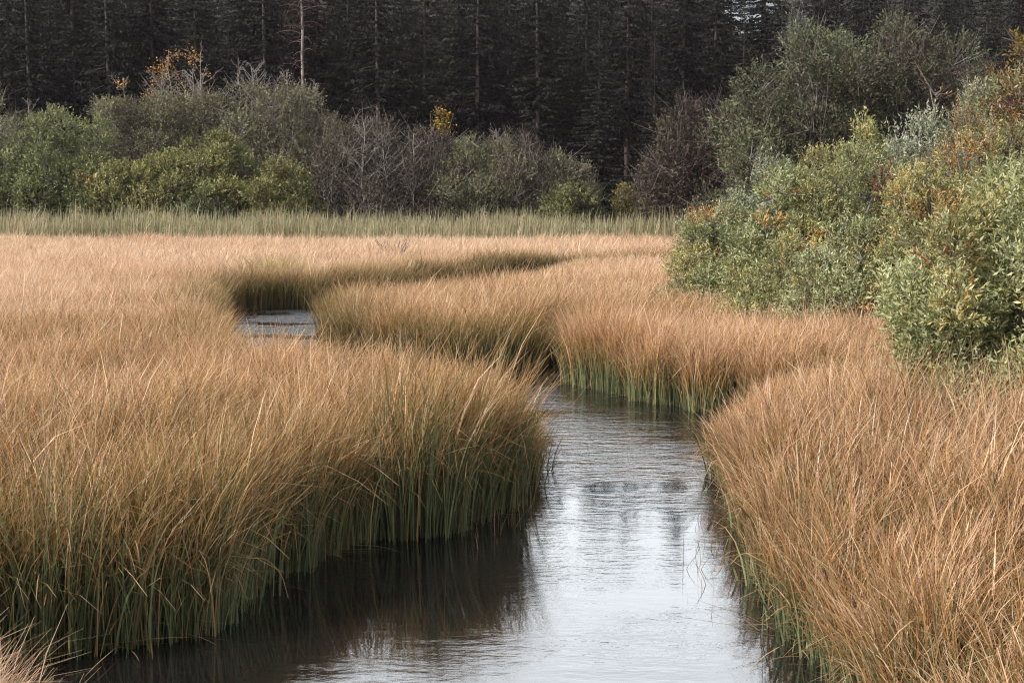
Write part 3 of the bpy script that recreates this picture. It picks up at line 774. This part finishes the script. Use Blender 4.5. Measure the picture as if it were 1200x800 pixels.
bare_tree('reddish twiggy tree with rusty leaves against the dark forest', 495, 86, 66, 129, orange=160, col=(0.16, 0.09, 0.09), leafpal=[(0.2, 0.11, 0.04), (0.14, 0.06, 0.04)], group='small autumn trees at the forest edge', nb=22, start=0.75)
bare_tree('small tree with bright yellow leaves at the forest edge', 522, 82, 128, 130, orange=600, col=(0.1, 0.08, 0.07), leafpal=[(0.45, 0.30, 0.06), (0.3, 0.2, 0.05)], group='small autumn trees at the forest edge', nb=12, start=0.7, spread=0.2)
bare_tree('small tree with ochre leaves left of the pale stems', 408, 79, 148, 131, orange=500, col=(0.1, 0.08, 0.07), leafpal=[(0.20, 0.12, 0.04), (0.14, 0.09, 0.04)], group='small autumn trees at the forest edge', nb=18, start=0.6)

bare_tree('bare grey crown between the two orange flecked trees', 232, 79.5, 84, 133, nb=30, thick=0.045, start=0.5)
bare_tree('tangled bare crown right of the thin leafless tree', 298, 79.5, 82, 134, nb=30, thick=0.045, start=0.5)
bare_tree('bare spreading crown just left of the white birch', 338, 79.5, 88, 135, nb=30, thick=0.045, start=0.5)
bare_tree('bare crown at the left end of the tall grey shrubs', 190, 79.5, 88, 136, nb=28, thick=0.045, start=0.5, orange=150)
bare_tree('low bare crown right of the white birch', 388, 78.5, 122, 137, nb=26, thick=0.04, start=0.5)
bare_tree('thin bare tree above the thin grey shrub right of the centre', 588, 77.5, 152, 138, nb=22, thick=0.04, start=0.5)

# --- spruces
def spruce_meshes(seed, H=20.0, start=0.12, dens=1.0, width=2.6, tone_=(1, 1, 1)):
    r = rs(seed)
    z = np.linspace(-0.3, H, 12)
    tr = np.stack([np.cumsum(r.normal(0, 0.02, 12)), np.cumsum(r.normal(0, 0.02, 12)), z], 1)
    TV, TF = tubes([tr], [np.interp(z, [0, H], [0.19, 0.015])], 8)
    # dead twigs on the lower trunk
    paths, rads = [], []
    for i in range(70):
        zz = r.uniform(0.04, max(0.35, start + 0.15)) * H; a = r.uniform(0, 2 * np.pi); l_ = r.uniform(0.5, 1.7)
        u = np.linspace(0, 1, 4)[:, None]
        paths.append(np.array([0, 0, zz]) + u * l_ * np.array([math.cos(a), math.sin(a), r.uniform(-0.35, 0.1)]) + [0, 0, -0.15] * u ** 2)
        rads.append(np.linspace(0.018, 0.006, 4))
    DV, DF = tubes(paths, rads, 3)
    P, D, Ls, tone = [], [], [], []
    zz = start * H
    while zz < H - 0.15:
        f = (zz - start * H) / (H * (1 - start))
        nb = int(r.integers(5, 9))
        for b in range(nb):
            if r.random() > dens: continue
            a = r.uniform(0, 2 * np.pi)
            Lb = (width * (1 - f) ** 0.85 + 0.12) * r.uniform(0.65, 1.12) * (1 if f > 0.12 else 0.75)
            m = max(3, int(Lb / 0.10))
            s = (np.arange(m) + 0.5) / m
            hz = -0.28 * s * Lb + 0.16 * s ** 2 * Lb * (1 if f < 0.7 else 2.5)
            c = np.stack([np.cos(a) * s * Lb, np.sin(a) * s * Lb, zz + hz], 1)
            out = np.array([math.cos(a), math.sin(a), -0.2]); sd_ = np.array([-math.sin(a), math.cos(a), 0])
            for sg in (-1, 1, 0):
                P.append(c); D.append(unit(out * 0.55 + sd_ * sg * r.uniform(0.6, 1.0, (m, 1)) + np.array([0, 0, -1]) * r.uniform(0.1, 0.9, (m, 1)) + r.normal(0, 0.12, (m, 3))))
                Ls.append(r.uniform(0.16, 0.38, m) * (0.45 + 0.75 * (1 - f))); tone.append(np.full(m, r.normal(0, 0.15)))
        zz += r.uniform(0.22, 0.42)
    P = np.concatenate(P); D = np.concatenate(D); Ls = np.concatenate(Ls); tone = np.concatenate(tone)
    n = len(P)
    c = pick_cols(r, n, [(0.030, 0.031, 0.026), (0.040, 0.042, 0.032), (0.026, 0.023, 0.023)]) * (1 + tone[:, None] * 0.8) * np.array(tone_)
    V, F, C = leaves(P, D, Ls, Ls * 0.34, r, c)
    return raw_mesh('crown', V, F, C, M_SPRUCE), (np.concatenate([TV, DV]), np.concatenate([TF, DF + len(TV)])), n
KINDS_ = []
for i, (st, de, wd_) in enumerate([(0.10, 1.0, 3.2), (0.16, 0.9, 2.9), (0.30, 0.8, 2.6), (0.06, 1.0, 3.5), (0.36, 0.7, 2.2)]):
    cr, (tv, tf), n = spruce_meshes(200 + i, 20.0, st, de, wd_, [(0.78, 0.76, 0.86), (1.1, 1.18, 1.05), (0.6, 0.56, 0.68), (0.92, 0.96, 0.95), (0.7, 0.68, 0.76)][i])
    KINDS_.append((cr, raw_mesh('trunk', tv, tf, None, M_DBARK), raw_mesh('trunk', tv, tf, None, M_PALEBARK)))
    print('spruce', n)
def spruce(x, d, H, kind, pale=False, label=None, group='spruces of the forest wall', rz=0.0, dz=0.0):
    g0 = float(hill(np.array([x]), np.array([float(d)]))[0]) + 0.1
    e = empty('spruce', (x, d, g0 - dz), rz)
    s = H / 20.0
    for nm, me in (('crown', KINDS_[kind][0]), ('trunk', KINDS_[kind][2 if pale else 1])):
        o = obj(nm, me, e); o.scale = (s * 1.02, s * 1.02, s)
    tag(e, label or 'dark spruce standing deep in the closed wall of forest', 'tree', group)
    return e
r = rs(77)
rows = [(86, 3.0), (92, 3.2), (99, 3.3), (107, 3.6), (116, 4.0), (126, 4.4)]
for ri, (d0, sp) in enumerate(rows):
    W_ = d0 * 0.375 + 8
    x = -W_ + r.uniform(0, sp)
    while x < W_:
        d = d0 + r.uniform(-2.4, 2.4); H = r.uniform(17.0, 21.5) + ri * 0.3
        px = 600 + x / d * FPX
        if abs(px - 872) < 17:        # the notch in the treetops
            H *= 0.66
        elif px > 900: H *= 0.93
        spruce(x, d, H, int(r.choice([0, 1, 2, 3, 3, 4])), rz=r.uniform(0, 6.28))
        x += sp * r.uniform(0.7, 1.3)
spruce(pxX(765, 80), 80, 12.0, 0, label='shorter spruce with its tip below the top of the photo, right of centre', group='lone spruces at the forest edge')
spruce(pxX(700, 81), 81, 13.5, 3, label='broad dark spruce left of the shorter one', group='lone spruces at the forest edge')
for px, d, kd, lab in ((40, 83, 4, 'spruce with a thin pale trunk at the far left'), (132, 82, 4, 'spruce with a pale trunk above the gap between two shrubs at the left'),
                       (313, 82.5, 4, 'spruce with a straight pale trunk left of the white birch'), (443, 82, 4, 'spruce with a pale trunk above the pale stemmed bushes'),
                       (560, 84, 2, 'spruce with a faint grey trunk near the centre of the forest'), (628, 84, 4, 'spruce with a short pale stretch of trunk right of the centre')):
    spruce(pxX(px, d), d, 19, kd, True, lab, 'spruces with pale trunks')

def distant_forest():
    r = rs(400)
    r2 = rs(401)
    n = 0
    Vs, Fs, Cs = [], [], []
    for d0 in (134, 143, 153, 164):
        for x in np.arange(-d0 * 0.43, d0 * 0.43, 3.4):
            d = d0 + r.uniform(-4, 4); x_ = x + r.uniform(-1, 1)
            px = 600 + x_ / d * FPX
            H = r.uniform(17, 22) * (0.62 if abs(px - 872) < 15 else 1)
            m = 330
            f = 1 - np.sqrt(r.random(m)); z = f * H * 0.93 + 0.5
            a = r.uniform(0, 6.28, m); R = 3.1 * (1 - f) ** 0.85 * r.uniform(0.3, 1.0, m)
            g0 = float(hill(np.array([x_]), np.array([d]))[0])
            P = np.stack([x_ + np.cos(a) * R, d + np.sin(a) * R, g0 + z], 1)
            D = unit(np.stack([np.cos(a), np.sin(a), -0.45 + r.normal(0, 0.2, m)], 1))
            l_ = r.uniform(0.7, 1.5, m) * (0.4 + 0.6 * (1 - f))
            V, F, C = leaves(P, D, l_, l_ * 0.5, r2, pick_cols(r, m, [(0.030, 0.031, 0.026), (0.026, 0.023, 0.023)]), up=np.array([0, 0, 2.0]))
            Vs.append(V); Fs.append(F + n); Cs.append(C); n += len(V)
    o = obj('distant_forest', raw_mesh('distant_forest', np.concatenate(Vs), np.concatenate(Fs), np.concatenate(Cs), M_SPRUCE))
    tag(o, 'far dark spruce forest filling the slope behind the nearer spruces', 'forest', kind='stuff')
distant_forest()

# white birch in front of the spruces
def birch():
    r = rs(88)
    d = 81.5; x = pxX(358, d); g0 = float(hill(np.array([x]), np.array([d]))[0]) + 0.1
    e = empty('birch_tree', (x, d, g0)); tag(e, 'white barked birch trunk rising out of the shrubs', 'tree')
    z = np.linspace(-0.2, 18, 14)
    tr = np.stack([np.cumsum(r.normal(0, 0.04, 14)), np.cumsum(r.normal(0, 0.04, 14)), z], 1)
    V, F = tubes([tr], [np.linspace(0.13, 0.03, 14)], 9)
    obj('trunk', raw_mesh('trunk', V, F, None, M_BIRCH, True), e)
    paths, rads = [], []
    for i in range(60):
        zz = r.uniform(6, 17.5); a = r.uniform(0, 6.28); l_ = r.uniform(0.5, 1.9); u = np.linspace(0, 1, 5)[:, None]
        paths.append(np.array([np.interp(zz, z, tr[:, 0]), np.interp(zz, z, tr[:, 1]), zz]) + u * l_ * np.array([math.cos(a), math.sin(a), 0.5]) + [0, 0, -0.7] * u ** 2)
        rads.append(np.linspace(0.03, 0.008, 5))
    V, F = tubes(paths, rads, 4)
    obj('branches', raw_mesh('branches', V, F, np.full(V.shape, 0.12) * [1.3, 0.8, 0.75], M_TWIG), e)
    n = 1400; pt = np.concatenate([p[2:] for p in paths]); pos = pt[r.choice(len(pt), n)] + r.normal(0, 0.25, (n, 3)); ll = r.uniform(0.06, 0.12, n)
    V, F, C = leaves(pos, unit(r.normal(0, 1, (n, 3))), ll, ll * 0.7, r, pick_cols(r, n, [(0.14, 0.07, 0.035), (0.09, 0.05, 0.035)]))
    obj('leaves', raw_mesh('leaves', V, F, C, M_FARLEAF), e)
birch()

# ------------------------------------------------------------------ small things in the field and at the waterline
def blades_mesh(seed, n, rad, h, wd, cols, lean, nseg=4):
    r = rs(seed)
    ox, oy = r.normal(0, rad, n), r.normal(0, rad, n)
    m = np.hypot(ox, oy) / rad * lean + 0.05
    az = unit(np.stack([ox + 0.1 * rad, oy], 1))
    V, t = strips(np.stack([ox, oy, np.full(n, -0.05)], 1), az, m * 0.4, m * 1.4 + np.abs(r.normal(0, 0.3, n)), h * np.clip(r.normal(1, 0.15, n), 0.4, 1.3), wd * r.uniform(0.6, 1.3, n), nseg, r.uniform(0, np.pi, n))
    c0, c1 = np.array(cols[0]), np.array(cols[1])
    tt = t[None, :, None]
    col = (c0 * (1 - tt) + c1 * tt) * (1 + r.normal(0, 0.15, (n, 1, 1)))
    return raw_mesh('grass_tuft', V, strip_faces(n, nseg), np.repeat(np.clip(col, 0.01, 0.9)[:, :, None, :], 2, 2), M_GRASS)
for i, (px, d, h, rad, n, lab) in enumerate([
        (322, 35.0, 1.12, 0.33, 1000, 'yellow green grass tuft standing taller than the sedge on the far bank of the pool'),
        (288, 34.6, 0.95, 0.28, 500, 'smaller darker grass tuft left of the yellow green one at the pool')]):
    o = obj('grass_tuft', blades_mesh(300 + i, n, rad, h, 0.02, [((0.12, 0.13, 0.05)), ((0.50, 0.38, 0.16) if i == 0 else (0.30, 0.2, 0.09))], 0.45))
    o.location = (pxX(px, d), d, 0.1)
    tag(o, lab, 'grass tuft', 'grass tufts on the far bank of the pool')

def dry_shrub():
    r = rs(320); d = 46; x = pxX(462, d)
    paths, rads = [], []
    for i in range(26):
        a = r.uniform(0, 6.28); l_ = r.uniform(0.6, 1.0); u = np.linspace(0, 1, 5)[:, None]
        p = u * l_ * np.array([math.cos(a) * 0.7, math.sin(a) * 0.7, 1.0]) + r.normal(0, 0.04, (5, 3)) * u
        paths.append(p + [0, 0, 0.25]); rads.append(np.linspace(0.014, 0.006, 5))
    paths.append(np.array([[0, 0, -0.1], [0, 0, 0.15], [0, 0.02, 0.3]])); rads.append(np.array([0.03, 0.025, 0.02]))
    V, F = tubes(paths, rads, 4)
    o = obj('dry_shrub', raw_mesh('dry_shrub', V, F, np.full(V.shape, 0.11) * [1.2, 1.0, 1.0], M_TWIG))
    o.location = (x, d, 0.1)
    tag(o, 'small dry leafless shrub alone in the far pale field', 'shrub')
dry_shrub()

def bent_stem(pts, col0, col1, wd, label, name='bent_reed'):
    P = np.array(pts, float); n = 22
    Q = smooth_line(P, 6); m = len(Q)
    t = np.linspace(0, 1, m)[:, None]
    tn = unit(np.gradient(Q, axis=0)); s_ = unit(np.cross(tn, [0.3, 1.0, 0.2])); b_ = np.cross(s_, tn)
    w_ = wd * (1 - 0.75 * t)
    V = np.stack([Q - s_ * w_ / 2, Q + b_ * w_ * 0.15, Q + s_ * w_ / 2], 1)
    i = np.arange(m - 1)[:, None] * 3
    F = np.concatenate([np.stack([i[:, 0] + k, i[:, 0] + k + 1, i[:, 0] + k + 4, i[:, 0] + k + 3], 1) for k in (0, 1)])
    col = np.array(col0) * (1 - t) + np.array(col1) * t
    o = obj(name, raw_mesh(name, V - Q[0], F, np.repeat(col[:, None], 3, 1), M_GRASS)); o.location = Q[0]
    tag(o, label, 'reed', 'bent reeds hanging over the stream')
def P3(px, py, d):
    """point at distance d under a place in the photograph"""
    return (pxX(px, d), d, topz(py, d))
bent_stem([P3(222, 725, 8.6), P3(236, 690, 8.6), P3(262, 668, 8.5), P3(300, 661, 8.5), P3(322, 680, 8.5), P3(331, 710, 8.5)], (0.12, 0.15, 0.06), (0.5, 0.33, 0.15), 0.014,
          'long reed arching out from the left bank with its tip touching the water')
bent_stem([P3(400, 650, 10.6), P3(412, 600, 10.5), P3(452, 560, 10.5), P3(520, 545, 10.6)], (0.14, 0.2, 0.08), (0.38, 0.40, 0.16), 0.016,
          'fresh green reed leaning right across the sedge of the left bank')
bent_stem([P3(960, 745, 8.9), P3(925, 668, 8.8), P3(880, 655, 8.8), P3(862, 668, 8.8)], (0.4, 0.25, 0.1), (0.6, 0.42, 0.22), 0.012,
          'tan reed curving left from the right bank over the water')

def emergent():
    r = rs(340)
    V_, F_, C_, o_ = [], [], [], 0
    spots = []
    for px, py, k in [(830, 660, 10), (842, 640, 12), (850, 700, 9), (835, 610, 9), (600, 612, 12), (588, 620, 12), (575, 632, 10), (612, 598, 8)]:
        x, y = at(px, py, 0)
        for _ in range(k): spots.append((x + r.normal(0, 0.12), y + r.normal(0, 0.15)))
    sp = np.array(spots); n = len(sp)
    a = r.uniform(0, 6.28, n)
    V, t = strips(np.concatenate([sp, np.full((n, 1), -0.1)], 1), np.stack([np.cos(a), np.sin(a)], 1), r.uniform(0, 0.5, n), r.uniform(0.1, 1.4, n), r.uniform(0.15, 0.5, n), np.full(n, 0.006), 4, r.uniform(0, 3.1, n))
    c = np.array([0.22, 0.13, 0.08]) * r.uniform(0.6, 1.6, (n, 1, 1)) + np.zeros((n, 5, 3))
    o = obj('water_grass', raw_mesh('water_grass', V, strip_faces(n, 4), np.repeat(c[:, :, None, :], 2, 2), M_GRASS))
    tag(o, 'thin stray stems standing in the shallow water by the banks', 'grass', kind='stuff')
emergent()

# ------------------------------------------------------------------ thin haze volume, added to lift the dark tones
hz_me = bpy.data.meshes.new('haze')
hv = [(x, y, z) for z in (-2.0, 62.0) for y in (-30.0, 262.0) for x in (-130.0, 130.0)]
hz_me.from_pydata(hv, [], [(0, 2, 3, 1), (4, 5, 7, 6), (0, 1, 5, 4), (2, 6, 7, 3), (0, 4, 6, 2), (1, 3, 7, 5)])
mh, nt, out = new_mat('black_lift_haze')
pv = nt.nodes.new('ShaderNodeVolumePrincipled')
pv.inputs['Color'].default_value = (0.86, 0.80, 0.88, 1)
pv.inputs['Density'].default_value = 0.00016
nt.links.new(pv.outputs[0], out.inputs['Volume'])
hz_me.materials.append(mh)
hz = obj('haze', hz_me)
tag(hz, 'thin pale haze volume added to lift the blacks of the forest', 'haze', kind='stuff')

# dead stems and matted straw lying along the waterline
def straw():
    r = rs(360)
    m = 60000
    x = r.uniform(-8, 9, m); y = r.uniform(3.5, 24, m)
    sd, vx, vy = stream_dist(x, y)
    k = (sd > -0.22) & (sd < 0.16) & (r.random(m) < 0.9 * noise(x, y, 0.8, 4) + 0.1)
    x, y, sd, vx, vy = x[k], y[k], sd[k], vx[k], vy[k]; n = len(x)
    # mostly along the bank, some pointing out over the water
    a = np.arctan2(vy, vx) + np.where(r.random(n) < 0.5, 1.57, 0) * np.sign(r.normal(0, 1, n)) + r.normal(0, 0.5, n)
    V, t = strips(np.stack([x, y, np.maximum(0.10 - (sd + 0.2) * 0.35, 0.015) + r.uniform(0, 0.05, n)], 1), np.stack([np.cos(a), np.sin(a)], 1), r.uniform(1.15, 1.6, n),
                  r.uniform(-0.3, 0.5, n), r.uniform(0.12, 0.6, n), r.uniform(0.005, 0.011, n), 4, a + 1.57)
    V[..., 2] = np.maximum(V[..., 2], 0.006)
    pal = np.array([(0.30, 0.20, 0.10), (0.42, 0.31, 0.18), (0.14, 0.09, 0.05), (0.20, 0.12, 0.06)])
    c = pal[r.integers(0, 4, n)][:, None] * (1 + r.normal(0, 0.2, (n, 1, 1))) + np.zeros((n, 5, 3))
    o = obj('dead_straw', raw_mesh('dead_straw', V, strip_faces(n, 4), np.repeat(np.clip(c, 0.01, 0.8)[:, :, None, :], 2, 2), M_GRASS))
    tag(o, 'dead straw and fallen stems matted along the waterline', 'straw', kind='stuff')
    print('straw', n)
straw()
